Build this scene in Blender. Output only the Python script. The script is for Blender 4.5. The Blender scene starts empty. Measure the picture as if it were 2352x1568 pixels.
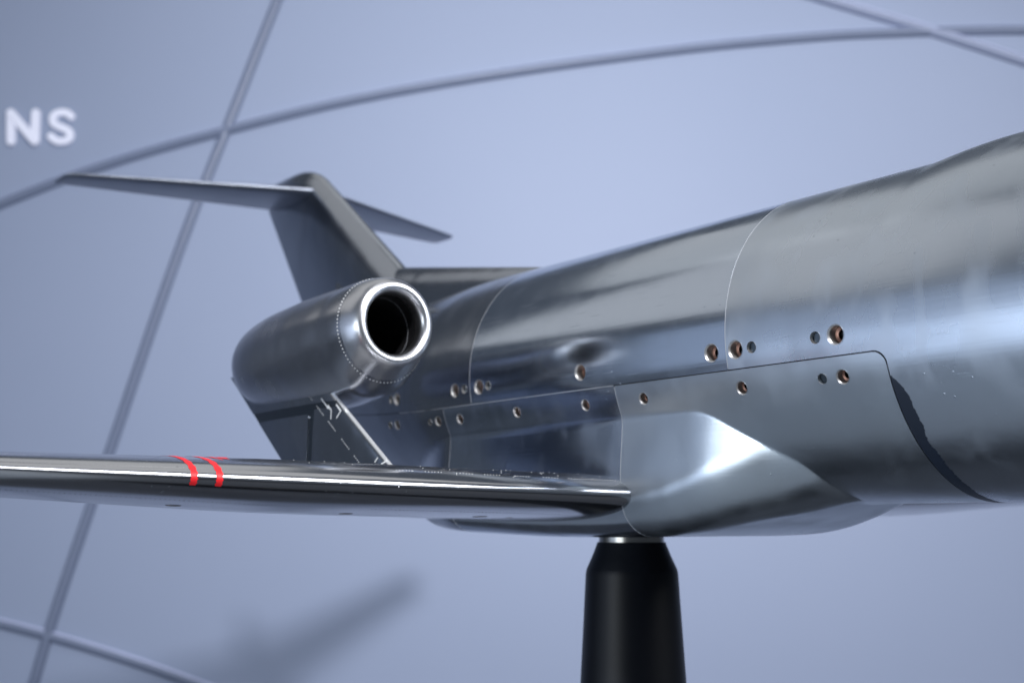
import bpy, math, random
import numpy as np
from mathutils import Vector, Matrix
from mathutils.geometry import delaunay_2d_cdt
random.seed(7)
rad = math.radians
H = 1.30                                   # eye height of the camera above the floor
# ------------------------------------------------------------------ camera, world, lamps
scn = bpy.context.scene
C = scn.collection
YAW = .6382; PITCH = math.atan(416/2850)
VD = np.array([-math.cos(YAW), math.sin(YAW)]); VR = np.array([math.sin(YAW), math.cos(YAW)])
cam_d = bpy.data.cameras.new('camera'); cam = bpy.data.objects.new('camera', cam_d); C.objects.link(cam)
cam_d.sensor_width = 36; cam_d.lens = 2850/2352*36; cam_d.clip_start = .02; cam_d.clip_end = 60
cam.location = (0, 0, H)
fw = Vector((VD[0]*math.cos(PITCH), VD[1]*math.cos(PITCH), math.sin(PITCH)))
cam.rotation_euler = fw.to_track_quat('-Z', 'Y').to_euler()
cam_d.dof.use_dof = True; cam_d.dof.focus_distance = .87; cam_d.dof.aperture_fstop = 6.6
scn.camera = cam
w = bpy.data.worlds.new('World'); scn.world = w; w.use_nodes = True
w.node_tree.nodes['Background'].inputs[0].default_value = (.08, .095, .12, 1)
w.node_tree.nodes['Background'].inputs[1].default_value = 1.0
vs = scn.view_settings
vs.view_transform = 'Standard'; vs.look = 'None'; vs.exposure = 0; vs.gamma = 1; vs.use_curve_mapping = False

def P3(F, L, z):                            # a point given as metres ahead, metres right and metres above the eye
    return Vector((VD[0]*F+VR[0]*L, VD[1]*F+VR[1]*L, H+z))

def area(name, loc, target, sx, sy, watts, col, spread=180):
    l = bpy.data.lights.new(name, 'AREA'); l.shape = 'RECTANGLE'; l.size = sx; l.size_y = sy
    l.energy = watts; l.color = col; l.spread = rad(spread)
    o = bpy.data.objects.new(name, l); C.objects.link(o); o.location = loc
    o.rotation_euler = (Vector(target)-Vector(loc)).to_track_quat('-Z', 'Y').to_euler()
    return o
MODEL = Vector((-.9, .7, H+.1))
#LAMPS
area('overhead_lamp', (-2.4, -.72, H+2.0), MODEL, 1.7, 1.9, 5.2, (1, .98, .95))
area('ceiling_lamp', (-.5, 1.0, H+2.6), MODEL, 1.8, 1.8, 5, (1, .98, .94))
area('rear_ceiling_lamp', (-2.3, .9, H+2.5), MODEL, 1.6, 1.5, 3.6, (1, .99, .95))
area('front_lamp', (1.6, 1.6, H+1.38), MODEL, 2.6, 1.2, 96, (.97, .98, 1))
area('side_lamp', (-2.2, -2.1, H+.45), MODEL, 2.3, 1.3, 3.9, (.70, .84, 1.12))
area('low_side_lamp', (-1.55, -1.95, H-.40), MODEL, 1.9, 1.0, 8.5, (.74, .87, 1.10))
area('fill_lamp', (-.60, -1.85, H-.18), MODEL, 1.15, .9, 19, (.88, .95, 1))
area('wall_wash_lamp', P3(1.9, .3, 2.6), P3(3.2, .4, .4), 2.6, .3, 5, (.95, .97, 1), 90)
area('hall_spot', P3(-.335, .14, 1.56), P3(3.2, .25, .30), .14, .14, 25, (.97, .97, 1), 85)
#END LAMPS

# ------------------------------------------------------------------ helpers
def mat(name, base, rough, metal=0, coat=0, spec=.5):
    m = bpy.data.materials.new(name); m.use_nodes = True
    b = m.node_tree.nodes['Principled BSDF']
    b.inputs['Base Color'].default_value = (*base, 1); b.inputs['Roughness'].default_value = rough
    b.inputs['Metallic'].default_value = metal; b.inputs['Coat Weight'].default_value = coat
    b.inputs['Specular IOR Level'].default_value = spec
    return m
def N(m, t, **kw):
    n = m.node_tree.nodes.new(t)
    for k, v in kw.items():
        if k in n.inputs.keys(): n.inputs[k].default_value = v
        else: setattr(n, k, v)
    return n
def L(m, a, ai, b, bi): m.node_tree.links.new(a.outputs[ai], b.inputs[bi])

def metal_mat(name, base, r0, r1, smudge=.25, brush=(6, 60, 900), bump=.004, wave=.0012, haze=.05, ws=11, scr=1):
    m = mat(name, base, r0, 1)
    b = m.node_tree.nodes['Principled BSDF']
    tc = N(m, 'ShaderNodeTexCoord')
    # broad wipe marks in the polish
    n1 = N(m, 'ShaderNodeTexNoise', Scale=7, Detail=5, Roughness=.6); L(m, tc, 'Object', n1, 'Vector')
    mp = N(m, 'ShaderNodeMapping'); mp.inputs['Scale'].default_value = (38, 38, 17); L(m, tc, 'Object', mp, 'Vector')
    n2 = N(m, 'ShaderNodeTexNoise', Scale=1.1, Detail=2.5, Roughness=.5); L(m, mp, 'Vector', n2, 'Vector')
    r = N(m, 'ShaderNodeMapRange'); r.inputs[1].default_value = .3; r.inputs[2].default_value = .75
    r.inputs[3].default_value = r0; r.inputs[4].default_value = r1; L(m, n1, 'Fac', r, 0)
    r2 = N(m, 'ShaderNodeMapRange'); r2.inputs[1].default_value = .50; r2.inputs[2].default_value = .85
    r2.inputs[3].default_value = 0; r2.inputs[4].default_value = smudge*.6; L(m, n2, 'Fac', r2, 0)
    ad = N(m, 'ShaderNodeMath', operation='ADD'); L(m, r, 0, ad, 0); L(m, r2, 0, ad, 1); L(m, ad, 0, b, 'Roughness')
    # fine brushing along the body
    mb = N(m, 'ShaderNodeMapping'); mb.inputs['Scale'].default_value = brush; L(m, tc, 'Object', mb, 'Vector')
    n3 = N(m, 'ShaderNodeTexNoise', Scale=1, Detail=3, Roughness=.6); L(m, mb, 'Vector', n3, 'Vector')
    wv = N(m, 'ShaderNodeTexNoise', Scale=ws, Detail=2, Roughness=.45, Distortion=.6); L(m, tc, 'Object', wv, 'Vector')
    b0 = N(m, 'ShaderNodeBump', Strength=1, Distance=wave); L(m, wv, 'Fac', b0, 'Height')
    bp = N(m, 'ShaderNodeBump', Strength=min(.06, bump*30) if bump < .05 else .02, Distance=.0006)
    L(m, n3, 'Fac', bp, 'Height'); L(m, b0, 0, bp, 'Normal')
    # tiny pits and specks
    vo = N(m, 'ShaderNodeTexVoronoi', Scale=150); L(m, tc, 'Object', vo, 'Vector')
    rv = N(m, 'ShaderNodeMapRange'); rv.inputs[1].default_value = .05; rv.inputs[2].default_value = .10
    rv.inputs[3].default_value = 1; rv.inputs[4].default_value = 0; L(m, vo, 'Distance', rv, 0)
    n4 = N(m, 'ShaderNodeTexNoise', Scale=16, Detail=2); L(m, tc, 'Object', n4, 'Vector')
    rn = N(m, 'ShaderNodeMapRange'); rn.inputs[1].default_value = .56; rn.inputs[2].default_value = .64; L(m, n4, 'Fac', rn, 0)
    mu = N(m, 'ShaderNodeMath', operation='MULTIPLY'); L(m, rv, 0, mu, 0); L(m, rn, 0, mu, 1)
    b2 = N(m, 'ShaderNodeBump', Strength=.5, Distance=.0004); L(m, mu, 0, b2, 'Height'); L(m, bp, 0, b2, 'Normal')
    L(m, b2, 0, b, 'Normal')
    # hair scratches in two directions
    nrm = b2
    for k, (ang, sx, sy) in enumerate(((.5, 9, 700), (-.9, 12, 620))):
        mk = N(m, 'ShaderNodeMapping'); mk.inputs['Rotation'].default_value = (0, ang, .3*k); mk.inputs['Scale'].default_value = (sx, sx, sy); L(m, tc, 'Object', mk, 'Vector')
        vk = N(m, 'ShaderNodeTexVoronoi', Scale=1); L(m, mk, 'Vector', vk, 'Vector')
        rk = N(m, 'ShaderNodeMapRange'); rk.inputs[1].default_value = .02; rk.inputs[2].default_value = .09; rk.inputs[3].default_value = 1; rk.inputs[4].default_value = 0; L(m, vk, 'Distance', rk, 0)
        bk_ = N(m, 'ShaderNodeBump', Strength=.14*scr, Distance=.0004); L(m, rk, 0, bk_, 'Height'); L(m, nrm, 0, bk_, 'Normal'); nrm = bk_
    L(m, nrm, 0, b, 'Normal')
    # slight tone variation of the steel itself
    mx = N(m, 'ShaderNodeMix', data_type='RGBA')
    mx.inputs['A'].default_value = (*base, 1); mx.inputs['B'].default_value = (min(1, base[0]*1.22), min(1, base[1]*1.25), min(1, base[2]*1.3), 1)
    L(m, r2, 0, mx, 'Factor'); L(m, mx, 'Result', b, 'Base Color')
    rm = N(m, 'ShaderNodeMapRange'); rm.inputs[1].default_value = .52; rm.inputs[2].default_value = .80
    rm.inputs[3].default_value = 1; rm.inputs[4].default_value = 1-haze*.5; L(m, n2, 'Fac', rm, 0)
    gate = N(m, 'ShaderNodeTexNoise', Scale=5.5, Detail=1); L(m, tc, 'Object', gate, 'Vector')
    gr = N(m, 'ShaderNodeMapRange'); gr.inputs[1].default_value = .46; gr.inputs[2].default_value = .58; L(m, gate, 'Fac', gr, 0)
    gm = N(m, 'ShaderNodeMix', data_type='FLOAT'); gm.inputs['A'].default_value = 1; L(m, gr, 0, gm, 'Factor'); L(m, rm, 0, gm, 'B'); L(m, gm, 'Result', b, 'Metallic')
    return m
M = dict(
    steel=metal_mat('brushed_steel', (.53, .585, .67), .14, .19, .25, wave=.0005),
    mid=metal_mat('polished_shell_steel', (.52, .58, .67), .13, .18, .10, wave=.0003),
    shell=metal_mat('satin_shell_steel', (.54, .595, .67), .22, .33, .25, wave=.0026, ws=7, haze=.22),
    block=metal_mat('satin_steel', (.54, .595, .655), .25, .34, .14),
    wing=metal_mat('polished_steel', (.60, .61, .64), .14, .19, .06, bump=.1, wave=.0001, haze=0, scr=.15),
    tail=metal_mat('dull_steel', (.36, .385, .43), .16, .24, .1),
    dark_tail=metal_mat('stabiliser_steel', (.25, .27, .32), .34, .42, .1),
    nac=metal_mat('nacelle_steel', (.48, .49, .53), .21, .27, .08),
    lip=metal_mat('lip_steel', (.58, .59, .62), .28, .34, .05),
    strip=mat('edge_highlight_steel', (.92, .93, .95), .42, .85),
    filler=mat('seam_filler', (.42, .44, .48), .6),
    gap=mat('gap_shadow_black', (.02, .022, .03), .6),
    patch=mat('dark_filler', (.016, .025, .045), .42, 0, 0, .5),
    bore=mat('bore_steel', (.66, .65, .64), .42, .9),
    copper=mat('copper_screw', (.24, .135, .105), .35, 1),
    socket=mat('socket_black', (.02, .012, .01), .5, .5),
    pin=mat('dark_pin', (.10, .12, .14), .3, 1),
    duct=mat('duct_black', (.006, .006, .007), .5),
    red=mat('red_tape', (.95, .022, .03), .4),
    dots=mat('trip_dots', (.75, .77, .78), .4),
    plug=mat('plug_bronze', (.10, .085, .07), .35, .6),
    pole=mat('black_satin', (.003, .004, .007), .42, 0, .0, .2),
    plinth=mat('plinth_grey', (.30, .33, .38), .5),
    ring=mat('ring_steel', (.30, .29, .27), .26, 1),
    letter=mat('letter_white', (.76, .78, .92), .45),
)
def mesh_obj(name, verts, faces, m, parent=None, normals=None, smooth=True, mi=None):
    if normals is not None:
        va = np.array([tuple(v) for v in verts]); na = np.array([tuple(n) for n in normals]); f2 = []
        for f in faces:
            a, b_, c = va[f[0]], va[f[1]], va[f[2]]
            f2.append(tuple(f)[::-1] if np.dot(np.cross(b_-a, c-a), na[list(f)].sum(0)) < 0 else tuple(f))
        faces = f2
    me = bpy.data.meshes.new(name)
    me.from_pydata([tuple(map(float, v)) for v in verts], [], faces)
    for mm in (m if isinstance(m, (list, tuple)) else [m]): me.materials.append(mm)
    if mi is not None: me.polygons.foreach_set('material_index', mi)
    me.polygons.foreach_set('use_smooth', [smooth]*len(me.polygons))
    me.update()
    if normals is not None: me.normals_split_custom_set_from_vertices([tuple(map(float, n)) for n in normals])
    o = bpy.data.objects.new(name, me); C.objects.link(o)
    if parent: o.parent = parent
    return o

# ------------------------------------------------------------------ body surface: r(X, phi) about the axis line
AY, AZ, R = .7727, .13375, .12
def ip(x, xs, ys): return np.interp(x, xs, ys)
def sm(t): t = np.clip(t, 0, 1); return t*t*(3-2*t)
def pchip(xs, ys):
    xs = np.array(xs, float); ys = np.array(ys, float)
    h = np.diff(xs); dl = np.diff(ys)/h; m = np.zeros(len(xs))
    for i in range(1, len(xs)-1):
        if dl[i-1]*dl[i] > 0:
            w1 = 2*h[i]+h[i-1]; w2 = h[i]+2*h[i-1]; m[i] = (w1+w2)/(w1/dl[i-1]+w2/dl[i])
    m[0] = dl[0]; m[-1] = dl[-1]
    def f(x):
        x = np.clip(x, xs[0], xs[-1]); i = np.clip(np.searchsorted(xs, x)-1, 0, len(xs)-2)
        t = (x-xs[i])/h[i]
        return ys[i]*(1+2*t)*(1-t)**2+m[i]*h[i]*t*(1-t)**2+ys[i+1]*t*t*(3-2*t)+m[i+1]*h[i]*t*t*(t-1)
    return f
fR = pchip([-1.66, -1.64, -1.58, -1.5, -1.4, -1.3, -1.2, -1.1, -1.02, -.05, .08, .2, .3, .36, .40, .415],
           [.004, .015, .032, .050, .071, .089, .104, .115, .12, .12, .117, .104, .08, .055, .028, .003])
fcz = pchip([-1.66, -1.5, -1.4, -1.3, -1.2, -1.1, -1.02, -.05, .08, .2, .3, .4, .415],
            [.183, .172, .158, .1475, .139, .1348, AZ, AZ, .131, .122, .112, .104, .103])
ZC = .084
fzb = pchip([-1.30, -1.169, -1.134, -1.062, -.953, -.858, -.78, -.725, -.70, -.677, -.65, -.62, -.60, -.5837, -.56, -.54],
            [.03, .012, .0030, -.0055, -.0100, -.0122, -.0119, -.0103, -.0085, -.0052, .0005, .0065, .0112, .0155, .022, .03])
# half width of the belly fairing, solved so that its crease on the round body runs where it should
_cx = [-.6624, -.6285, -.6012, -.5791, -.5700]; _cz = [.0839, .0661, .0479, .0322, .0156]; RCf = pchip([-1.3, -.82, -.72, -.64, -.60, -.56], [.030, .030, .036, .048, .055, .055])
_w = []
for x, z in zip(_cx, _cz):
    y = math.sqrt(R*R-(AZ-z)**2); RC = float(RCf(x)); d_ = float(fzb(x))+RC-z
    _w.append(y if d_ <= 0 else y+RC-math.sqrt(max(RC*RC-d_*d_, (.55*RC)**2)))
fw_ = pchip([-1.30, -1.15, -1.08, -1.0]+_cx[:1]+[_cx[i] for i in (1, 2, 3, 4)]+[-.55], [.03, .058, .088, .108]+[.109]+_w[1:]+[.006])
_tx = np.linspace(-1.32, -.53, 1200); _tw = fw_(_tx); _k = np.exp(-.5*(np.arange(-45, 46)*(_tx[1]-_tx[0])/.0085)**2); _tw = np.convolve(np.pad(_tw, 45, 'edge'), _k/_k.sum(), 'valid')
fw_ = lambda x: np.interp(x, _tx, _tw)
def circ(X, p):
    r = fR(X)
    t_ = np.clip((X+.492)/.062, 0, 1)
    hump = .0052*(1-(1-t_)**2)*np.exp(-(np.abs(np.degrees(p)-90)/50)**3)*(1-.6*sm((X+.40)/.2))
    return r+hump
def surf_r(X, p):
    X = np.asarray(X, float); p = np.asarray(p, float)
    X, p = np.broadcast_arrays(X, p)
    c = circ(X, p)
    zc = fcz(X); wv = fw_(X); h = np.maximum(ZC-fzb(X), .004)
    lo = np.zeros(X.shape); hi = np.full(X.shape, .30)
    cp, sp = np.abs(np.cos(p)), np.sin(p)
    for _ in range(26):
        s = (lo+hi)/2; y = s*cp; z = zc+s*sp
        up = z > ZC
        ww = wv+.003*sm((ZC-z)/.05)*sm((-X-.64)/.08)*(1-sm((-X-1.0)/.1))     # the wall flares out to the wing root
        rc_ = np.minimum(RCf(X), np.minimum(ww*.98, h*.98)); zb = ZC-h; cy_ = ww-rc_; cz_ = zb+rc_
        box = (y < ww) & (z > zb)
        rnd = (y > cy_) & (z < cz_) & ((y-cy_)**2+(cz_-z)**2 > rc_**2)
        ins = np.where(up, (y < ww) & (sp < .2), box & ~rnd)
        lo = np.where(ins, s, lo); hi = np.where(ins, hi, s)
    f = lo
    act = (X > -1.29) & (X < -.551) & (sp < -.01)
    f = np.where(act, f, 0)
    k = .0022-.0012*sm((X+.76)/.10)
    hh = np.clip(.5+.5*(f-c)/k, 0, 1)
    return c*(1-hh)+f*hh+k*hh*(1-hh)
def surf(X, p, off=0.0):
    r = surf_r(X, p)+off
    return np.stack([X+0*r, AY-r*np.cos(p), fcz(X)+r*np.sin(p)], -1)
def surf_n(X, p):
    e = 4e-4
    a = surf(X+e, p)-surf(X-e, p); b = surf(X, p+e/.12)-surf(X, p-e/.12)
    n = np.cross(b, a); n /= np.linalg.norm(n, axis=-1, keepdims=True)+1e-12
    out = np.stack([0*X, -np.cos(p), np.sin(p)], -1)
    s = np.sign((n*out).sum(-1, keepdims=True)); s[s == 0] = 1
    return n*s
# the model: one Empty at the top of its stand
BASE = np.array([-.8584, AY, -.0128])
jet = bpy.data.objects.new('aircraft_model', None); C.objects.link(jet); jet.location = (BASE[0], BASE[1], H+BASE[2])
jet['label'] = 'bare steel wind tunnel model of a small jet held up on a black stand'
jet['category'] = 'model aircraft'
jet.empty_display_size = .05
def loc(v): return np.asarray(v)-BASE           # eye-level coordinates -> model coordinates

def inpoly(pts, poly):
    x, y = pts[:, 0], pts[:, 1]; ins = np.zeros(len(pts), bool); n = len(poly)
    for i in range(n):
        x0, y0 = poly[i]; x1, y1 = poly[(i+1) % n]
        if y0 == y1: continue
        c = ((y0 > y) != (y1 > y)) & (x < (x1-x0)*(y-y0)/(y1-y0)+x0)
        ins ^= c
    return ins
def densify(poly, d):
    out = []
    for i in range(len(poly)):
        a = np.array(poly[i]); b = np.array(poly[(i+1) % len(poly)])
        n = max(1, int(np.ceil(np.linalg.norm(b-a)/d)))
        for k in range(n): out.append(tuple(a+(b-a)*k/n))
    return out
def panel(name, poly_deg, m, holes=(), label=None, dx=.008, skirt=.0018, fine=False):
    """a skin panel cut from the body surface; poly in (X, degrees), holes (X, degrees, radius)"""
    k = math.pi/180*R
    poly = densify([(x, p*k) for x, p in poly_deg], .004)
    hs = [[(hx+hr*math.cos(a), hp*k+hr*math.sin(a)) for a in np.linspace(0, 2*math.pi, 33)[:-1]] for hx, hp, hr in holes]
    P = np.array(poly)
    gx = np.arange(P[:, 0].min()+dx*.5, P[:, 0].max(), dx); gy = np.arange(P[:, 1].min()+.0025, P[:, 1].max(), .005)
    # the front of the belly fairing needs a finer grid
    gx = np.unique(np.concatenate([gx, np.arange(max(-.70, P[:, 0].min()+.002), min(-.54, P[:, 0].max()-.002), .003)])) if P[:, 0].max() > -.70 and P[:, 1].min() < -.03 else gx
    if fine: gx = np.unique(np.concatenate([gx[gx < -.685], np.arange(-.685, P[:, 0].max()-.001, .0016)])); gy = np.arange(P[:, 1].min()+.0015, P[:, 1].max(), .0024)
    G = np.array(np.meshgrid(gx, gy)).reshape(2, -1).T
    keep = inpoly(G, poly)
    big = P[:, None, :]
    for i in range(0, len(poly), 200):
        dd = np.abs(G[:, None, :]-P[None, i:i+200, :]).max(-1).min(1) if len(G) else []
        keep &= dd > .0016
    for hx, hp, hr in holes: keep &= np.hypot(G[:, 0]-hx, G[:, 1]-hp*k) > hr+.0012
    G = G[keep]
    vs_, es = [], []
    for lp in [poly]+hs:
        s = len(vs_); vs_ += lp; es += [(s+i, s+(i+1) % len(lp)) for i in range(len(lp))]
    nb = len(vs_)
    allv = [Vector(map(float, v)) for v in vs_]+[Vector(map(float, v)) for v in G]
    ov, oe, of, *_ = delaunay_2d_cdt(allv, es, [], 0, 1e-7)
    V2 = np.array([tuple(v) for v in ov]); F = np.array([list(f) for f in of if len(f) == 3])
    cen = V2[F].mean(1); ok = inpoly(cen, poly)
    for hx, hp, hr in holes: ok &= np.hypot(cen[:, 0]-hx, cen[:, 1]-hp*k) > hr*.98
    F = F[ok]
    X, p = V2[:, 0], V2[:, 1]/k*math.pi/180
    V = surf(X, p); Nn = surf_n(X, p)
    # wind outward
    fn = np.cross(V[F[:, 1]]-V[F[:, 0]], V[F[:, 2]]-V[F[:, 0]]); fl = (fn*Nn[F[:, 0]]).sum(1) < 0
    F[fl] = F[fl][:, ::-1]
    verts = list(loc(V)); norms = list(Nn); faces = [tuple(int(i) for i in f) for f in F]
    for lp in [poly]+hs:
        lp = np.array(lp); Xl, pl = lp[:, 0], lp[:, 1]/k*math.pi/180
        a = surf(Xl, pl); nn = surf_n(Xl, pl); b = a-nn*skirt
        t = np.roll(a, -1, 0)-np.roll(a, 1, 0); sn = np.cross(t, nn); sn /= np.linalg.norm(sn, axis=1, keepdims=True)+1e-9
        s = len(verts); n = len(lp)
        # soft broken edge: the upper ring leans between skin and wall
        verts += list(loc(a)); norms += list((nn*.8+sn*.6)); verts += list(loc(b)); norms += list(sn)
        faces += [(s+i, s+(i+1) % n, s+n+(i+1) % n, s+n+i) for i in range(n)]
    o = mesh_obj(name, verts, faces, m, jet, norms)
    if label: o['label'] = label
    return o
def ribbon(name, pts, width, off, m, parent=jet, depth=.0004):
    """a narrow inlay following (X, deg) points on the body"""
    k = math.pi/180*R
    q = np.array([(x, p*k) for x, p in pts]); t = np.gradient(q, axis=0); t /= np.linalg.norm(t, axis=1, keepdims=True)
    nrm = np.stack([-t[:, 1], t[:, 0]], 1); vs_, fs, nn = [], [], []
    rng = np.random.RandomState(len(pts)*7+3)
    wv = width*(1+.30*np.convolve(rng.randn(len(q)), np.ones(3)/3, 'same'))
    for s in (-1, 1):
        e = q+nrm*(s*wv[:, None]/2); X, p = e[:, 0], e[:, 1]/k*math.pi/180
        n_ = surf_n(X, p); v = surf(X, p)+n_*off; vs_.append(v); nn.append(n_); vs_.append(v-n_*depth); nn.append(n_)
    V = np.concatenate([vs_[1], vs_[0], vs_[2], vs_[3]]); NN = np.concatenate([nn[1], nn[0], nn[2], nn[3]]); n = len(q)
    for j in range(3):
        for i in range(n-1): fs.append((j*n+i, j*n+i+1, (j+1)*n+i+1, (j+1)*n+i))
    return mesh_obj(name, list(loc(V)), fs, m, parent, list(NN))

XA, XB, XC, XD, XE = -.6213, -.4865, -.9465, -.7461, -.9950
PL = -12.0; g = .00035; gd = g/(math.pi/180*R)
big, med, sml = .0066, .0047, .0042
up_holes = [(-.5226, -5.3, big, 's'), (-.5397, -5.3, sml, 'p'), (-.5966, -5.3, sml, 'p'), (-.6120, -5.3, big, 's')]
mid_holes = [(-.6357, -5.2, big, 's'), (-.7856, -5.1, big, 's'), (-.9172, -4.8, sml, 'p'), (-.9317, -4.8, big, 's')]
aft_holes = [(-.9558, -4.8, sml, 'p'), (-.9711, -4.8, big*.93, 's'), (-1.0821, -4.8, big*.9, 's'), (-1.0949, -4.8, sml, 'p')]
lo_front = [(-.5227, -18.8, med*1.04, 's'), (-.5395, -18.7, .0037, 'p'), (-.6121, -18.6, med*1.04, 's'), (-.7154, -18.3, med, 's')]
lo_mid = [(-.7858, -18.2, med, 's'), (-.8799, -17.8, med, 's'), (-.9699, -17.8, med, 's')]
lo_aft = [(-1.0073, -17.7, med, 's'), (-1.0220, -17.7, .0032, 'p'), (-1.0902, -17.8, med, 's'), (-1.106, -17.8, .0035, 'p')]
def hh(l): return [t[:3] for t in l]
rc = .009; rcd = rc/(math.pi/180*R)
def corner(sx, s0, gx, gp, n=7):             # rounded corner of the lower block; gx, gp push the edge out or in
    pts = []
    for i in range(n):
        a = math.pi/2*(1-i/(n-1))
        pts.append((XB-rc+rc*math.cos(a)+gx, s0(PL-rcd+rcd*math.sin(a)+gp)))
    return pts
st = lambda p: p; pt_ = lambda p: -180-p
GW = .00045; GWd = GW/(math.pi/180*R)       # half width of the open joint round the lower block
# lower front block
low = [(XD+g, PL-GWd)]+corner(1, st, -GW, -GWd)+[(XB-GW, -30)]+[(XB-GW, -150)]+[(x, p) for x, p in reversed(corner(1, pt_, -GW, -GWd))]+[(XD+g, -168+GWd)]
low_block = panel('lower_body_block', low, M['block'], hh(lo_front), 'satin steel belly block that carries the wing root', dx=.006, fine=True)
fwd = [(XA+g, PL+GWd)]+[(x, p) for x, p in corner(1, st, GW, GWd)]+[(XB+GW, -30), (XB+GW, -90), (.414, -90), (.414, 270), (XB+GW, 270), (XB+GW, 210)] \
    + [(x, p+360) for x, p in reversed(corner(1, pt_, GW, GWd))]+[(XA+g, 192-GWd)]
fwd_shell = panel('forward_body_shell', fwd, M['shell'], hh(up_holes), 'smooth forward shell with a low hump on its back')
mid_shell = panel('middle_body_shell', [(XC+g, PL+gd), (XD, PL+gd), (XD+.0005, PL+GWd), (XA-g, PL+GWd), (XA-g, 192-GWd), (XD, 192-GWd), (XD, 192-gd), (XC+g, 192-gd)], M['mid'], hh(mid_holes))
aft_shell = panel('tail_body_shell', [(-1.659, PL+gd), (XC-g, PL+gd), (XC-g, 192-gd), (-1.659, 192-gd)], M['tail'], hh(aft_holes))
mid_block = panel('lower_body_block', [(XE+g, PL-gd), (XD-g, PL-gd), (XD-g, -168+gd), (XE+g, -168+gd)], M['steel'], hh(lo_mid))
aft_block = panel('lower_body_block', [(-1.659, PL-gd), (XE-g, PL-gd), (XE-g, -168+gd), (-1.659, -168+gd)], M['tail'], hh(lo_aft))
# dark core under the joints
gxs = np.linspace(-1.655, .41, 240); gps = np.linspace(-math.pi/2, 1.5*math.pi, 97)[:-1]
XX, PP = np.meshgrid(gxs, gps, indexing='ij'); Rr = np.maximum(surf_r(XX, PP)-.010, .0005)
V = np.stack([XX, AY-Rr*np.cos(PP), fcz(XX)+Rr*np.sin(PP)], -1).reshape(-1, 3)
fs = [(i*96+j, i*96+(j+1) % 96, (i+1)*96+(j+1) % 96, (i+1)*96+j) for i in range(239) for j in range(96)]
mesh_obj('body_core', list(loc(V)), fs, M['gap'], jet)
def arc(x, a0, a1, n=60): return [(x, a) for a in np.linspace(a0, a1, n)]
ribbon('seam_filler', arc(XA, PL+.6, 192, 130), .0011, -.00006, M['filler'])
ribbon('seam_filler', arc(XC, PL+.4, 192, 120), .0015, -.00006, M['filler'])
ribbon('seam_filler', arc(XD, -168, PL-.6, 160), .0013, -.00005, M['filler'])
ribbon('seam_filler', arc(XE, -168, PL-.4, 140), .0016, -.00006, M['filler'])
ribbon('seam_filler', [(x, PL) for x in np.linspace(XD-.001, -1.08, 90)], .0007, -.00012, M['filler'])
ribbon('joint_shadow', [(x, PL) for x in np.linspace(XD, XB-.006, 60)], .0016, -.0012, M['gap'])
ribbon('joint_shadow', arc(XB, -165, PL-4, 90), .0016, -.0012, M['gap'])
# dark ragged crescent of filler just ahead of the block
ed = [(-20.2, .0003), (-22, .0035), (-26.4, .0080), (-31, .0083), (-37.8, .0092), (-41, .0075), (-43.5, .0066), (-46, .0078), (-50, .0086), (-54, .0079), (-58, .0082), (-63, .0077), (-68, .0080), (-71, .0067), (-76, .0065), (-83, .0058), (-88, .0035), (-93, .0004)]
ea = np.array(ed)[::-1]; aa = np.linspace(-93, -20.2, 150); ew = 1.12*np.interp(aa, ea[:, 0], ea[:, 1])
ew = np.convolve(np.pad(ew, 2, 'edge'), np.ones(5)/5, 'valid')+.0004*np.sin(aa*1.9)*np.sin(aa*.57)+.0002*np.sin(aa*4.3)
V, NNn, fs = [], [], []
for j in range(5):
    X = XB+GW+.0001+np.maximum(ew, .0002)*j/4; p = np.radians(aa); n_ = surf_n(X, p)
    V.append(surf(X, p)+n_*(.00025 if j < 4 else .00002)); NNn.append(n_)
n = len(aa); fs = [(j*n+i, j*n+i+1, (j+1)*n+i+1, (j+1)*n+i) for j in range(4) for i in range(n-1)]
o = mesh_obj('filler_patch', list(loc(np.concatenate(V))), fs, M['patch'], jet, list(np.concatenate(NNn)))
o['label'] = 'dark blue filler smeared in a ragged crescent along the joint'

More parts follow.
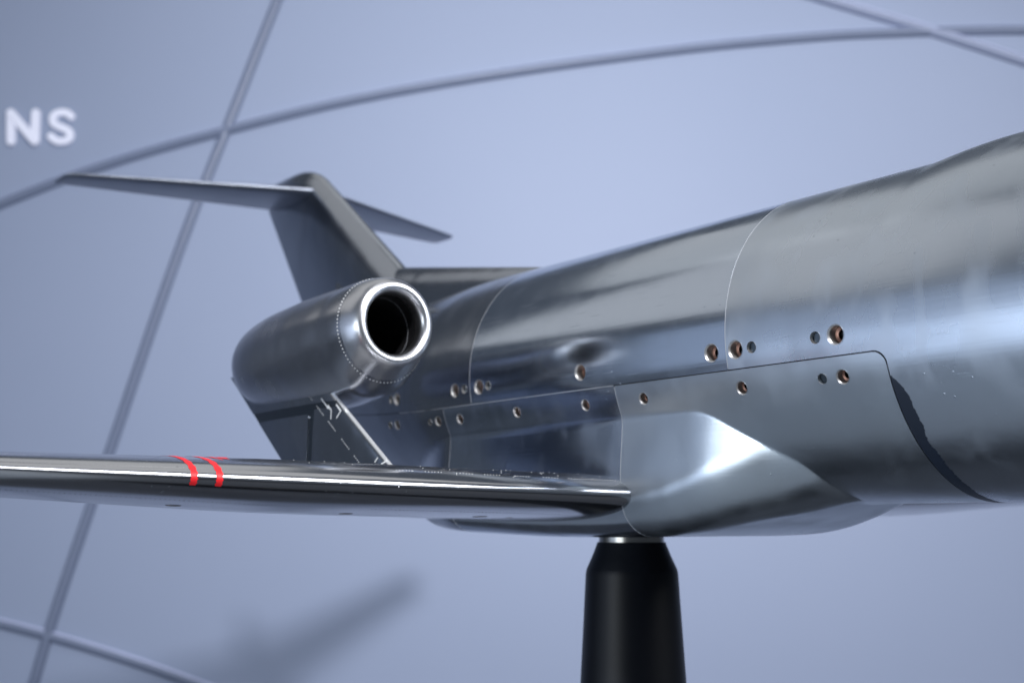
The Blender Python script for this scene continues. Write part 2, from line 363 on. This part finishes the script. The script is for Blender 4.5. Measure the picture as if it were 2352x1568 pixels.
def screw(X, pdeg, r, kind, parent):
    p = rad(pdeg); n = surf_n(np.array([X]), np.array([p]))[0]; c = surf(np.array([X]), np.array([p]))[0]
    t1 = np.array([1., 0, 0]); t1 -= n*(t1@n); t1 /= np.linalg.norm(t1); t2 = np.cross(n, t1)
    if kind == 's': prof = [(1.07, .00030), (.90, -r*.15), (.90, -r*1.0), (.86, -r*1.04), (.52, -r*1.12), (.46, -r*1.18), (.44, -r*2.0), (0, -r*2.0)]; mats = [0, 0, 0, 1, 1, 2, 2]
    else: prof = [(1.03, .00025), (.93, -r*.55), (.90, -r*.62), (.75, -r*.60), (0, -r*.60)]; mats = [0, 3, 3, 3]
    V, F, mi, NN = [], [], [], []; S = 24
    for (ra, za), (rb, zb), mm in zip(prof, prof[1:], mats):
        s = len(V); dn = np.array([zb-za, -(rb-ra)*r]); dn = dn/(np.linalg.norm(dn)+1e-12)
        hexo = mm == 2
        for (q, z) in ((ra, za), (rb, zb)):
            for i in range(S):
                a = 2*math.pi*i/S
                e = q*r*(1/math.cos(((a+.3) % (math.pi/3))-math.pi/6)*.9 if hexo else 1)
                # in the body curve the rim follows the skin
                v = c+t1*e*math.cos(a)+t2*e*math.sin(a)+n*(z-(e*math.sin(a))**2/(2*R)*(1 if z > -1e-3 else 0))
                V.append(v-BASE); rr = t1*math.cos(a)+t2*math.sin(a); nn = rr*dn[0]+n*dn[1]
                if nn@n < 0 or (abs(nn@n) < 1e-3 and nn@rr > 0): nn = -nn if abs(nn@n) >= 1e-3 else -rr
                if abs(rb-ra) < .1: nn = -rr
                NN.append(nn)
        for i in range(S): F.append((s+i, s+(i+1) % S, s+S+(i+1) % S, s+S+i)); mi.append(mm)
    o = mesh_obj('screw' if kind == 's' else 'dowel_pin', V, F, [M['bore'], M['copper'], M['socket'], M['pin']], parent, NN, mi=mi)
    return o
for lst, par in ((up_holes, fwd_shell), (mid_holes, mid_shell), (aft_holes, aft_shell), (lo_front, low_block), (lo_mid, mid_block), (lo_aft, aft_block)):
    for h in lst: screw(*h, par)

# ------------------------------------------------------------------ lofted surfaces
def foil(n, t, camber=.012, nose=1.0):
    """closed section from trailing edge over the top to the nose and back; x 0..1"""
    b = np.linspace(0, math.pi, n); x = (1-np.cos(b))/2
    yt = 5*t*(.2969*nose*np.sqrt(x)-.126*x-.3516*x**2+.2843*x**3-.1036*x**4*1.0)
    yt += (1-nose)*5*t*.2969*x*(1-x)*.7
    yc = camber*4*x*(1-x)
    return np.concatenate([x[::-1], x[1:]]), np.concatenate([(yc+yt)[::-1], (yc-yt)[1:]])
def loft(name, secs, m, parent=jet, up=(0, 0, 1), n=40, capstart=True, capend=True, nose=1.0):
    """secs: (LE xyz, chord, thickness ratio, incidence deg (nose up), camber)"""
    V, F = [], []; upv = np.array(up, float)
    for le, ch, t, inc, cb in secs:
        x, y = foil(n, t, cb, nose); a = rad(inc)
        px = -x*ch*math.cos(a)-y*ch*math.sin(a)*0; pz = y*ch-x*ch*math.sin(a)
        P = np.array(le)[None]+np.outer(px, (1, 0, 0))+np.outer(pz, upv)
        V.append(P)
    m_ = len(V[0]); k = len(V); V = np.concatenate(V)
    F = [(i*m_+j, i*m_+j+1, (i+1)*m_+j+1, (i+1)*m_+j) for i in range(k-1) for j in range(m_-1)]
    F += [(i*m_+m_-1, i*m_, (i+1)*m_, (i+1)*m_+m_-1) for i in range(k-1)]
    for base, on in ((0, capstart), ((k-1)*m_, capend)):
        if on:
            for j in range(m_//2): F.append((base+j, base+j+1, base+m_-2-j, base+m_-1-j) if m_-2-j > j+1 else (base+j, base+j+1, base+m_-1-j))
    o = mesh_obj(name, list(loc(V)), F, m, parent)
    me = o.data
    import bmesh
    bm = bmesh.new(); bm.from_mesh(me); bmesh.ops.recalc_face_normals(bm, faces=bm.faces)
    for e in bm.edges:
        if len(e.link_faces) == 2 and e.calc_face_angle(0) > rad(55): e.smooth = False
    bm.to_mesh(me); bm.free()
    return o
# wing stations: distance out from the root
def wing_sec(s):                              # s: metres outboard of Y=.655 on the starboard side
    le = np.array([-.7345-.105*s, 0, .0212+.0240*s])
    ch = .300-.19*s
    q = float(sm(max(s, 0)/.28)); return le, ch, .128+.020*q-.030*float(sm((s-.25)/.30)), 3.2-1.3*min(1, s/.8), .020-.008*q
def wing(side, name, label):
    secs = []
    for s in list(np.linspace(-.06, .78, 57)):
        le, ch, t, inc, cb = wing_sec(s); le = le.copy(); le[1] = AY-side*(AY-.655+s)
        secs.append((tuple(le), ch, t, inc, cb))
    le, ch, t, inc, cb = wing_sec(.78)
    for q in np.linspace(0, 1, 7)[1:]:
        l2 = np.array(le); l2[1] = AY-side*(AY-.655+.78+.02*math.sin(q*math.pi/2)); f = max(.12, math.cos(q*math.pi/2))
        secs.append(((l2[0]-(1-f)*ch*.35, l2[1], l2[2]), ch*(1-(1-f)*.45), t*f, inc, cb))
    o = loft(name, secs, M['wing'], n=130, capstart=False); o['label'] = label
    return o
stbd_wing = wing(1, 'wing', 'mirror polished wing with two red stripes round its leading edge')
port_wing = wing(-1, 'wing', 'far wing glimpsed under the belly')
def wing_pt(s, x, top=True, off=0.0):         # point and normal on the starboard wing at outboard distance s and chord fraction x
    def q(s, x):
        le, ch, t, inc, cb = wing_sec(s)
        yt = 5*t*(.2969*math.sqrt(max(x, 0))-.126*x-.3516*x**2+.2843*x**3-.1036*x**4); yc = cb*4*x*(1-x)
        y = yc+yt if top else yc-yt
        return np.array([le[0]-x*ch*math.cos(rad(inc)), .655-s, le[2]+y*ch-x*ch*math.sin(rad(inc))])
    a = q(s, x); e = 1e-4; x2 = x+(e if x < .5 else -e)
    n = np.cross(q(s+e, x)-a, (q(s, x2)-a)*(1 if x < .5 else -1)); n /= np.linalg.norm(n)
    if (n[2] < 0) == top and x > .02: n = -n
    if x <= .02 and n[0] < 0: n = -n
    return a+n*off, n
# red stripes: bands that run round the nose of the wing
def stripe(s0, width, x1, x2, m, name='red_stripe'):
    par = [(-math.sqrt(u)) for u in np.linspace(x1, 0, 40)]+[math.sqrt(u) for u in np.linspace(0, x2, 20)[1:]]
    par = sorted(set(list(-np.linspace(math.sqrt(x1), 0, 60))+list(np.linspace(0, math.sqrt(x2), 16))))
    V, NN = [], []
    for k, u in enumerate(par):
        top = u <= 0; x = u*u
        for sg in (-1, 1):
            p, n = wing_pt(s0+sg*width/2+.0003*math.sin(k*.9+sg), x, top, .00018)
            V.append(p-BASE); NN.append(n)
    F = [(2*i, 2*i+1, 2*i+3, 2*i+2) for i in range(len(par)-1)]
    return mesh_obj(name, V, F, m, stbd_wing, NN)
#WINGMARKS
stripe(.3395, .0044, .60, .012, M['red'])
stripe(.3227, .0044, .60, .012, M['red'])

for s0, xa, xb, wd in ((.312, .09, .30, .0035), (.306, .11, .22, .006)):
    V, NN = [], []
    for k, x in enumerate(np.linspace(xa, xb, 16)):
        wv_ = wd*(.25+math.sin(math.pi*k/15))*(1+.3*math.sin(k*2.3))
        for sg in (-1, 1):
            p, n = wing_pt(s0+.002*math.sin(k*.5)+sg*wv_/2, x, True, .0002); V.append(p-BASE); NN.append(n)
    o = mesh_obj('red_mark', V, [(2*i, 2*i+1, 2*i+3, 2*i+2) for i in range(15)], M['red'], stbd_wing, NN)

# trip dots, joined: a few hundredths of an inch each
def dots(name, pts, r, m, parent):
    V, F = [], []
    for p, n in pts:
        n = np.array(n); a = np.cross(n, (0, 0, 1) if abs(n[2]) < .8 else (1, 0, 0)); a /= np.linalg.norm(a); b = np.cross(n, a)
        s = len(V)
        V += [p-BASE+r*(a*math.cos(q)+b*math.sin(q))-n*.0001 for q in np.linspace(0, 2*math.pi, 9)[:-1]]
        V += [p-BASE+.6*r*(a*math.cos(q)+b*math.sin(q))+n*.00022 for q in np.linspace(0, 2*math.pi, 9)[:-1]]
        F += [(s+i, s+(i+1) % 8, s+8+(i+1) % 8, s+8+i) for i in range(8)]+[tuple(s+8+i for i in range(8))]
    o = mesh_obj(name, V, F, m, parent); o['kind'] = 'stuff'; return o
pts = []
for s in np.arange(-.02, .20, .0026):
    if (s*40) % 1 < .62 or s < .03: pts.append(wing_pt(s+.0005*random.random(), .055, True, 0))
for _ in range(70): pts.append(wing_pt(random.uniform(0, .26), random.uniform(.03, .5), True, 0))
dots('trip_dots', pts, .00042, M['dots'], stbd_wing)
pts = [wing_pt(s, .13, False, 0) for s in np.arange(.02, .60, .0032) if math.sin(s*47)+math.sin(s*23) > -.8]
dots('lower_trip_dots', pts, .00045, M['pin'], stbd_wing)
def plug(s, x, r):
    c, n = wing_pt(s, x, False, .00012)
    V = [c-BASE]+[wing_pt(s+r*math.cos(a), x+r*math.sin(a)/.24, False, .00015)[0]-BASE for a in np.linspace(0, 2*math.pi, 25)[:-1]]
    V += [wing_pt(s+r*1.04*math.cos(a), x+1.04*r*math.sin(a)/.24, False, -.0002)[0]-BASE for a in np.linspace(0, 2*math.pi, 25)[:-1]]
    F = [(0, 1+i, 1+(i+1) % 24) for i in range(24)]+[(1+i, 1+(i+1) % 24, 25+(i+1) % 24, 25+i) for i in range(24)]
    return mesh_obj('plug', V, F, M['plug'], stbd_wing)
#PLUGS
for s, x, r in ((.455, .25, .005), (.330, .25, .0052), (.200, .25, .005), (.085, .24, .0055), (.055, .25, .003)): plug(s, x, r)
V = []
for s in np.linspace(.0, .70, 80):
    for xx in (.36, .363): V.append(wing_pt(s, xx, False, .00012)[0]-BASE)
mesh_obj('panel_joint', V, [(2*i, 2*i+1, 2*i+3, 2*i+2) for i in range(79)], M['gap'], stbd_wing)

# ------------------------------------------------------------------ tail: dorsal spine, fin, stabilisers
secs = []
for i, t in enumerate(np.linspace(0, 1, 24)):
    z = .20+(.448-.20)*t; k = (z-.3082)/(.4762-.3082); kt = (z-.3164)/(.4575-.3164)
    lex = -1.2642+(-1.4843+1.2642)*k; tex = -1.5408+(-1.6464+1.5408)*kt
    secs.append(((lex, AY, z), lex-tex, .135, 0, 0))
# rounded top cap
for z, dle, dte, th in ((.462, .000, .004, .142), (.472, .004, .008, .138), (.479, .012, .014, .125), (.4845, .026, .024, .10), (.4875, .046, .038, .065), (.489, .068, .05, .02)):
    k = (z-.3082)/(.4762-.3082); kt = (z-.3164)/(.4575-.3164)
    lex = -1.2642+(-.2201)*k-dle; tex = -1.5408-.1056*kt+dte; secs.append(((lex, AY, z), lex-tex, th, 0, 0))
fin = loft('tail_fin', secs, M['tail'], up=(0, 1, 0), n=40)
def stab(side):
    secs = []
    for t in np.linspace(0, 1, 16):
        s = (.296 if side > 0 else .300)*t; secs.append(((-1.475-.130*t, AY-side*s, .448+.003*t), .140-.078*t, .10, 0, 0))
    for q in (.4, .7, .9, 1):
        f = math.sqrt(1-q*q*.96); secs.append(((-1.605-.012*q, AY-side*((.296 if side > 0 else .300)+.008*q), .451), .062-.016*q, .10*f, 0, 0))
    return loft('stabiliser', secs, M['dark_tail'], n=32, capstart=False)
stab(1); stab(-1)
# dorsal spine ahead of the fin
V, F = [], []; xs = np.linspace(-.955, -1.40, 40)
for x in xs:
    top = np.interp(-x, [.955, .9934, 1.2491, 1.40], [.2535, .2614, .3036, .325])
    wbase = np.interp(-x, [.955, 1.05, 1.25, 1.4], [.002, .010, .016, .020])
    for a in np.linspace(0, math.pi, 15):
        c_, s_ = math.cos(a), math.sin(a)
        V.append(np.array([x, AY+wbase*np.sign(c_)*abs(c_)**.8, .20+(top-.20)*s_**.35]))
F = [(i*15+j, i*15+j+1, (i+1)*15+j+1, (i+1)*15+j) for i in range(39) for j in range(14)]
mesh_obj('dorsal_spine', list(loc(V)), F, M['tail'], jet)

# ------------------------------------------------------------------ engine nacelles on over-wing pylons
NY, NX, NZ, NT = .545, -.900, .1695, rad(3.2)     # inlet centre and nose-up tilt
def nac_surf(x, a, r, side):                        # x metres aft of the lip, a 0 = starboard, 90 = up
    low_ = 1; r = r*(1+.33*float(sm((x-.004)/.05))*math.exp(-((x-.07)/.115)**2)*max(0, math.cos(a+rad(112)))**1.6)
    zc_ = NZ-x*math.sin(NT); yy = -r*math.cos(a)*side; zz = r*math.sin(a)*low_
    return np.array([NX-x*math.cos(NT)+zz*math.sin(NT)*0, (NY if side > 0 else 2*AY-NY)+yy, zc_+zz])
def revolve(name, prof, m, parent, side, S=72):
    V, NN = [], []; k = len(prof)
    for x, r in prof:
        for i in range(S): V.append(nac_surf(x, 2*math.pi*i/S, r, side)-BASE)
    F = [(i*S+j, i*S+(j+1) % S, (i+1)*S+(j+1) % S, (i+1)*S+j) for i in range(k-1) for j in range(S)]
    o = mesh_obj(name, V, F, m, parent)
    import bmesh
    bm = bmesh.new(); bm.from_mesh(o.data); bmesh.ops.recalc_face_normals(bm, faces=bm.faces); bm.to_mesh(o.data); bm.free()
    return o
ro, rh, ri = .0338, .0305, .0272
_fo = pchip([.06, .10, .14, .18, .21, .235, .25, .258], [.0449, .0468, .0475, .0474, .0463, .0436, .0396, .035])
def fo(x):
    x = np.asarray(x, float)
    return np.where(x < .06, .0322+(.0449-.0322)*(1-(1-np.clip(x, 0, .06)/.06)**2.4)**(1/2.4), _fo(x))
XL = .022
def nacelle(side):
    nb = revolve('nacelle', [(x, float(fo(x))) for x in np.linspace(XL, .258, 60)]+[(.259, .033), (.25, .031), (.21, .028)], M['nac'], jet, side)
    lip = []
    # lip: inner wall, round nose, outer wall
    for t in np.linspace(0, 1, 9)[:-1]: lip.append((.013-t*.005, .0264+.0002*t))
    cm = .0322
    for q in np.linspace(0, math.pi/2, 14): lip.append((.008-.008*math.sin(q), cm-(cm-.0266)*math.cos(q)))
    for q in np.linspace(0, math.pi/2, 26)[1:]: x = XL*(1-math.cos(q)); lip.append((x, float(fo(x))))
    revolve('inlet_lip', lip, M['lip'], nb, side)
    revolve('inlet_duct', [(.0125, .02655), (.05, .0262), (.20, .0255), (.205, .0001)], M['duct'], nb, side)
    revolve('exhaust_plug', [(.20, .018), (.25, .015), (.275, .006), (.28, .0002)], M['duct'], nb, side, 32)
    pts = []
    for i in range(84):
        a = 2*math.pi*i/84; x = .026; p = nac_surf(x, a, float(fo(x)), side)
        n = np.array([.25, -math.cos(a)*side, math.sin(a)]); pts.append((p, n/np.linalg.norm(n)))
    dots('trip_dots', pts, .00078, M['dots'], nb)
    pts = []
    for i in range(80):
        a = 2*math.pi*i/80; p = nac_surf(.026, a, .0263, side); n = np.array([0, math.cos(a)*side, -math.sin(a)]); pts.append((p, n))
    dots('duct_trip_dots', pts, .0005, M['filler'], nb)
    return nb
nac1 = nacelle(1); nac2 = nacelle(-1)
# pylons: a dark core with plates standing proud of it
PY = .527
def pyl(z): # leading and trailing edge X at height z
    return -.8750+(-.9737+.8750)*(z-.0471)/(.1127-.0471), -1.0736+(-.1261)*(z-.0561)/(.1486-.0561)
def pyl_pt(u, z, s, tt, side):
    a, b = pyl(z); ch = a-b; y = 5*tt*(.2969*math.sqrt(max(u, 0))-.126*u-.3516*u*u+.2843*u**3-.1036*u**4)*ch
    Y0 = PY; Y = Y0-s*y
    return np.array([a-u*ch, Y if side > 0 else 2*AY-Y, z])-BASE
def pylon(side):
    T = .052
    secs = []
    for z in np.linspace(.024, .1486, 16):
        a, b = pyl(z); secs.append(((a-.003, PY if side > 0 else 2*AY-PY, z), a-b-.004, T*.82, 0, 0))
    core = loft('pylon', secs, M['pin'], up=(0, 1, 0), n=30, capstart=False)
    a0, _ = pyl(.075)
    def plate(name, ulo, uhi, zlo, zhi, m=M['tail']):
        T = .052 if m is M['tail'] else .058
        V, F, k = [], [], 14; nu = 22
        for zi in np.linspace(0, 1, k):
            row = []
            for ui in np.linspace(-1, 1, 2*nu+1):
                pass
        for s in (1, -1):
            base = len(V)
            for i in range(k):
                for j in range(nu):
                    z_ = zlo+(zhi-zlo)*i/(k-1); l_ = ulo(z_); h_ = uhi(z_); u = l_+(h_-l_)*(1-math.cos(math.pi*j/(nu-1)/2)) if l_ == 0 else l_+(h_-l_)*j/(nu-1)
                    V.append(pyl_pt(u, z_, s, T, side))
            F += [(base+i*nu+j, base+i*nu+j+1, base+(i+1)*nu+j+1, base+(i+1)*nu+j) for i in range(k-1) for j in range(nu-1)]
            # inward edges
            ring = [(i, 0) for i in range(k)]+[(k-1, j) for j in range(1, nu)]+[(i, nu-1) for i in range(k-2, -1, -1)]+[(0, j) for j in range(nu-2, 0, -1)]
            b2 = len(V)
            for i, j in ring:
                v = V[base+i*nu+j].copy(); yc = (PY if side > 0 else 2*AY-PY)-BASE[1]; v[1] = yc+(v[1]-yc)*.72
                V.append(v)
            n_ = len(ring)
            V += [V[base+i*nu+j] for i, j in ring]
            F += [(b2+i, b2+(i+1) % n_, b2+n_+(i+1) % n_, b2+n_+i) for i in range(n_)]
        o = mesh_obj(name, V, F, m, core)
        return o
    XV = lambda z: -1.0155+.006*(z-.0542)/.046
    uv = lambda z, d: (pyl(z)[0]-(XV(z)+d))/(pyl(z)[0]-pyl(z)[1])
    plate('pylon_nose', lambda z: 0, lambda z: uv(z, .0055), .024, .1010)
    plate('pylon_plate', lambda z: uv(z, -.0055), lambda z: 1, .024, .0976)
    plate('pylon_cap', lambda z: 0, lambda z: 1, .1066, .1486)
    plate('pylon_edge_highlight', lambda z: 0, lambda z: .016, .024, .132, M['strip'])  # highlight along the leading edge, put in as a strip of brighter metal
    pts = []
    for z in np.arange(.044, .124, .0017):
        if (z*64) % 1 < .66: u = .22; p = pyl_pt(u, z, 1, T, side)+BASE; pts.append((p, np.array([.2, -side*.98, 0])))
    if side > 0:
        for st_ in (TAPE):
            V, F = [], []
            q_ = np.array(st_); pts_ = np.concatenate([np.linspace(q_[i], q_[i+1], 6)[:-1] for i in range(len(q_)-1)]+[q_[-1:]])
            t_ = np.gradient(pts_, axis=0); t_ /= np.linalg.norm(t_, axis=1, keepdims=True)
            for (x_, z_), (tx, tz) in zip(pts_, t_):
                for sg in (-1, 1):
                    xx, zz = x_-sg*tz*.0007, z_+sg*tx*.0007; a_, b_ = pyl(zz); u_ = (a_-xx)/(a_-b_)
                    p_ = pyl_pt(min(max(u_, .001), .98), zz, 1, T, side); p_[1] -= .0004; V.append(p_)
            F = [(2*i, 2*i+1, 2*i+3, 2*i+2) for i in range(len(pts_)-1)]
            mesh_obj('tape_residue', V, F, M['dots'], core)
    dots('pylon_trip_dots', pts, .00062, M['dots'], core)
    return core
TAPE = [[(-0.9918, 0.11), (-0.9774, 0.0999)], [(-0.9792, 0.1032), (-0.9725, 0.098), (-0.9722, 0.0903)], [(-0.9663, 0.103), (-0.9574, 0.0966), (-0.9626, 0.0905)], [(-0.9562, 0.1045), (-0.9503, 0.0957), (-0.9395, 0.0938)], [(-0.8925, 0.0534), (-0.896, 0.0495)], [(-0.8709, 0.0525), (-0.8798, 0.0507), (-0.8867, 0.0474)]]
pyl1 = pylon(1); pyl2 = pylon(-1)

# ------------------------------------------------------------------ stand
def lathe(name, prof, m, parent, S=64):
    V = [(r*math.cos(2*math.pi*i/S), r*math.sin(2*math.pi*i/S), z) for r, z in prof for i in range(S)]
    F = [(i*S+j, i*S+(j+1) % S, (i+1)*S+(j+1) % S, (i+1)*S+j) for i in range(len(prof)-1) for j in range(S)]
    o = mesh_obj(name, V, F, m, parent)
    import bmesh
    bm = bmesh.new(); bm.from_mesh(o.data); bmesh.ops.recalc_face_normals(bm, faces=bm.faces)
    for e in bm.edges:
        if len(e.link_faces) == 2 and e.calc_face_angle(0) > rad(40): e.smooth = False
    bm.to_mesh(o.data); bm.free(); return o
stand = bpy.data.objects.new('display_stand', None); C.objects.link(stand); stand.location = (BASE[0], BASE[1], 0)
stand['label'] = 'black tapering pillar under the belly of the steel model jet'; stand['category'] = 'stand'
ZP = H-.0145
lathe('pillar', [(.001, ZP-.003), (.0312, ZP-.003), (.0316, ZP-.0045), (.0355, ZP-.0145), (.0408, ZP-.0262), (.0417, ZP-.0290), (.0421, ZP-.0325), (.0445, ZP-.075), (.0478, ZP-.132), (.058, ZP-.32), (.075, .03), (.001, .03)], M['pole'], stand)
lathe('collar', [(.001, ZP+.006), (.0295, ZP+.006), (.0298, ZP-.0028), (.001, ZP-.0029)], M['ring'], stand)
lathe('foot_plate', [(.001, .0285), (.24, .0285), (.25, .022), (.25, .002), (.001, .002)], M['pole'], stand)

# ------------------------------------------------------------------ backdrop wall with raised ribs and letters, floor
WF = 3.2
wall_m = mat('backdrop_paint', (.40, .475, .72), .55, 0, 0, .35)
b = wall_m.node_tree.nodes['Principled BSDF']
tc = N(wall_m, 'ShaderNodeTexCoord'); nz = N(wall_m, 'ShaderNodeTexNoise', Scale=1.3, Detail=4, Roughness=.55); L(wall_m, tc, 'Object', nz, 'Vector')
mx = N(wall_m, 'ShaderNodeMix', data_type='RGBA'); mx.inputs['A'].default_value = (.232, .278, .395, 1); mx.inputs['B'].default_value = (.255, .298, .416, 1)
L(wall_m, nz, 'Fac', mx, 'Factor'); L(wall_m, mx, 'Result', b, 'Base Color')
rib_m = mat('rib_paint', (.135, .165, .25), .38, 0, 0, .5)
def wpt(x, y, out=0.0):                        # a place on the wall, from its bearing and height
    u = (x-1176)/2850; v = -(y-784)/2850; c, s = math.cos(PITCH), math.sin(PITCH)
    f_, up_ = c-v*s, s+v*c; t = (WF-out)/f_
    return np.array([t*u, WF-out, t*up_])
def wl(p): return np.array(P3(p[1], p[0], p[2]))
hw = 3.6
WT = 1.52
quad = [wl((-hw, WF, -H)), wl((hw, WF, -H)), wl((hw, WF, WT)), wl((-hw, WF, WT))]
bk = [wl((-hw, WF+.06, -H)), wl((hw, WF+.06, -H)), wl((hw, WF+.06, WT)), wl((-hw, WF+.06, WT))]
wall = mesh_obj('backdrop_wall', quad+bk, [(0, 1, 2, 3), (7, 6, 5, 4), (0, 4, 5, 1), (1, 5, 6, 2), (2, 6, 7, 3), (3, 7, 4, 0)], wall_m, smooth=False)
wall['kind'] = 'structure'; wall['label'] = 'pale blue exhibition wall with raised curved ribs'
def crv(pts, n=60):
    pts = np.array(pts, float); t = np.zeros(len(pts)); t[1:] = np.cumsum(np.linalg.norm(np.diff(pts, axis=0), axis=1))
    fx, fy = pchip(t, pts[:, 0]), pchip(t, pts[:, 1]); q = np.linspace(0, t[-1], n)
    return np.stack([fx(q), fy(q)], 1)
lit_side_m = mat('rib_lit_side_paint', (.42, .46, .64), .4)  # top light on the ribs, painted on as a paler upper side
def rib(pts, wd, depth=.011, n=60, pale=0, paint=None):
    c = crv(pts, n); A = np.array([wpt(x, y) for x, y in c])
    q = A[:, [0, 2]]; t = np.gradient(q, axis=0); t /= np.linalg.norm(t, axis=1, keepdims=True); nr = np.stack([-t[:, 1], t[:, 0]], 1)
    V = []; S = 9
    for j in range(S):
        a = math.pi*j/(S-1)
        for i in range(len(q)):
            o_ = q[i]+nr[i]*math.cos(a)*wd/2
            V.append(wl((o_[0], WF-depth*math.sin(a)+.0005, o_[1])))
    n_ = len(q); F = [(j*n_+i, j*n_+i+1, (j+1)*n_+i+1, (j+1)*n_+i) for j in range(S-1) for i in range(n_-1)]
    return mesh_obj('rib', V, F, [paint or rib_m, lit_side_m], wall, mi=[1 if j < pale else 0 for j in range(S-1) for i in range(n_-1)])
#RIBS
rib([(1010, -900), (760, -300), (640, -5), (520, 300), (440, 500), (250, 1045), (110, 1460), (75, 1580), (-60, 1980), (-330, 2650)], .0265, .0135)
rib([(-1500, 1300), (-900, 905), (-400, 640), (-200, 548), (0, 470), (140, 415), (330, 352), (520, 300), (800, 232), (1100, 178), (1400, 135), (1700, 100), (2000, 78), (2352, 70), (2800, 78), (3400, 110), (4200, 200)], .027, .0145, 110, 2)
rib([(1500, -130), (1870, -8), (2130, 70), (2352, 142), (2800, 300), (4200, 800)], .031, .016, 60, 3, mat('rib_lit_paint', (.22, .255, .37), .4))  # whole rib in a paler tone, stronger light put into its colour
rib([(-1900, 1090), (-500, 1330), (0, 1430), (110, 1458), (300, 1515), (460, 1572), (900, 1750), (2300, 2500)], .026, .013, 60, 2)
# letters, rounded strokes
def stroke_letter(polys, wd, label):
    V, F = [], []
    def ringpts(c, t):
        return None
    for pi_, pl in enumerate(polys):
        c = np.array(pl, float); A = np.array([wpt(x, y) for x, y in c])[:, [0, 2]]
        t = np.gradient(A, axis=0); t /= np.linalg.norm(t, axis=1, keepdims=True); nr = np.stack([-t[:, 1], t[:, 0]], 1)
        # outline with round ends
        up_ = [A[i]+nr[i]*wd/2 for i in range(len(A))]; dn = [A[i]-nr[i]*wd/2 for i in range(len(A))]
        e1 = [A[-1]+wd/2*(nr[-1]*math.cos(a)+t[-1]*math.sin(a)) for a in np.linspace(0, math.pi, 9)[1:-1]]
        e0 = [A[0]+wd/2*(-nr[0]*math.cos(a)-t[0]*math.sin(a)) for a in np.linspace(0, math.pi, 9)[1:-1]]
        prev = None; m_ = len(A)
        rows = []
        for d_, sc_ in ((0, 1.0), (.007, 1.0), (.009, .86)):
            U = [A[i]+nr[i]*wd/2*sc_ for i in range(m_)]; D = [A[i]-nr[i]*wd/2*sc_ for i in range(m_)]
            E1 = [A[-1]+(q-A[-1])*sc_ for q in e1]; E0 = [A[0]+(q-A[0])*sc_ for q in e0]
            loop = U+E1+D[::-1]+E0
            rows.append(len(V)); V += [wl((q[0], WF-d_-.0011*pi_*(d_ > 0), q[1])) for q in loop]; n_ = len(loop)
        for a_, b_ in zip(rows, rows[1:]): F += [(a_+i, a_+(i+1) % n_, b_+(i+1) % n_, b_+i) for i in range(n_)]
        r0 = rows[-1]; ne = len(e1)
        U = list(range(m_)); D = list(range(m_+ne, m_+ne+m_))[::-1]
        F += [(r0+U[i], r0+U[i+1], r0+D[i+1], r0+D[i]) for i in range(m_-1)]
        F.append(tuple(r0+k_ for k_ in [m_-1]+list(range(m_, m_+ne))+[m_+ne])); F.append(tuple(r0+k_ for k_ in [2*m_+ne-1]+list(range(2*m_+ne, 2*m_+2*ne))+[0]))
    o = mesh_obj('letter', V, F, M['letter'], wall, smooth=False); o['label'] = label; return o
def seg(a, b, n=8): return [(a[0]+(b[0]-a[0])*i/(n-1), a[1]+(b[1]-a[1])*i/(n-1)) for i in range(n)]
stroke_letter([seg((27, 262), (27, 326)), seg((84, 262), (82, 326)), seg((27, 262), (82, 326))], .0235, 'white raised letter N')
sp = [(165, 270), (158, 263), (146, 260), (132, 263), (123, 272), (124, 283), (134, 291), (148, 297), (160, 304), (163, 315), (155, 324), (140, 327), (127, 323), (119, 315)]
stroke_letter([[tuple(p) for p in crv(sp, 40)]], .0205, 'white raised letter S')
floor_m = mat('floor_carpet', (.05, .055, .065), .8)
nz = N(floor_m, 'ShaderNodeTexNoise', Scale=300, Detail=3); bp = N(floor_m, 'ShaderNodeBump', Strength=.5, Distance=.003); L(floor_m, nz, 'Fac', bp, 'Height'); L(floor_m, bp, 0, floor_m.node_tree.nodes['Principled BSDF'], 'Normal')
fl = mesh_obj('floor', [(-7, -5, 0), (5, -5, 0), (5, 6, 0), (-7, 6, 0)], [(0, 1, 2, 3)], floor_m, smooth=False); fl['kind'] = 'structure'
reflect_m = mat('reflect_sheet_grey', (.34, .37, .40), .55)  # unseen pale sheet, added to brighten reflections low on the body
nz = N(reflect_m, 'ShaderNodeTexNoise', Scale=40, Detail=4); bp = N(reflect_m, 'ShaderNodeBump', Strength=.3, Distance=.002); L(reflect_m, nz, 'Fac', bp, 'Height'); L(reflect_m, bp, 0, reflect_m.node_tree.nodes['Principled BSDF'], 'Normal')
al = mesh_obj('reflect_sheet', [(-7, -5, .004), (5, -5, .004), (5, .45, .004), (-7, .45, .004)], [(0, 1, 2, 3)], reflect_m, smooth=False); al['kind'] = 'structure'
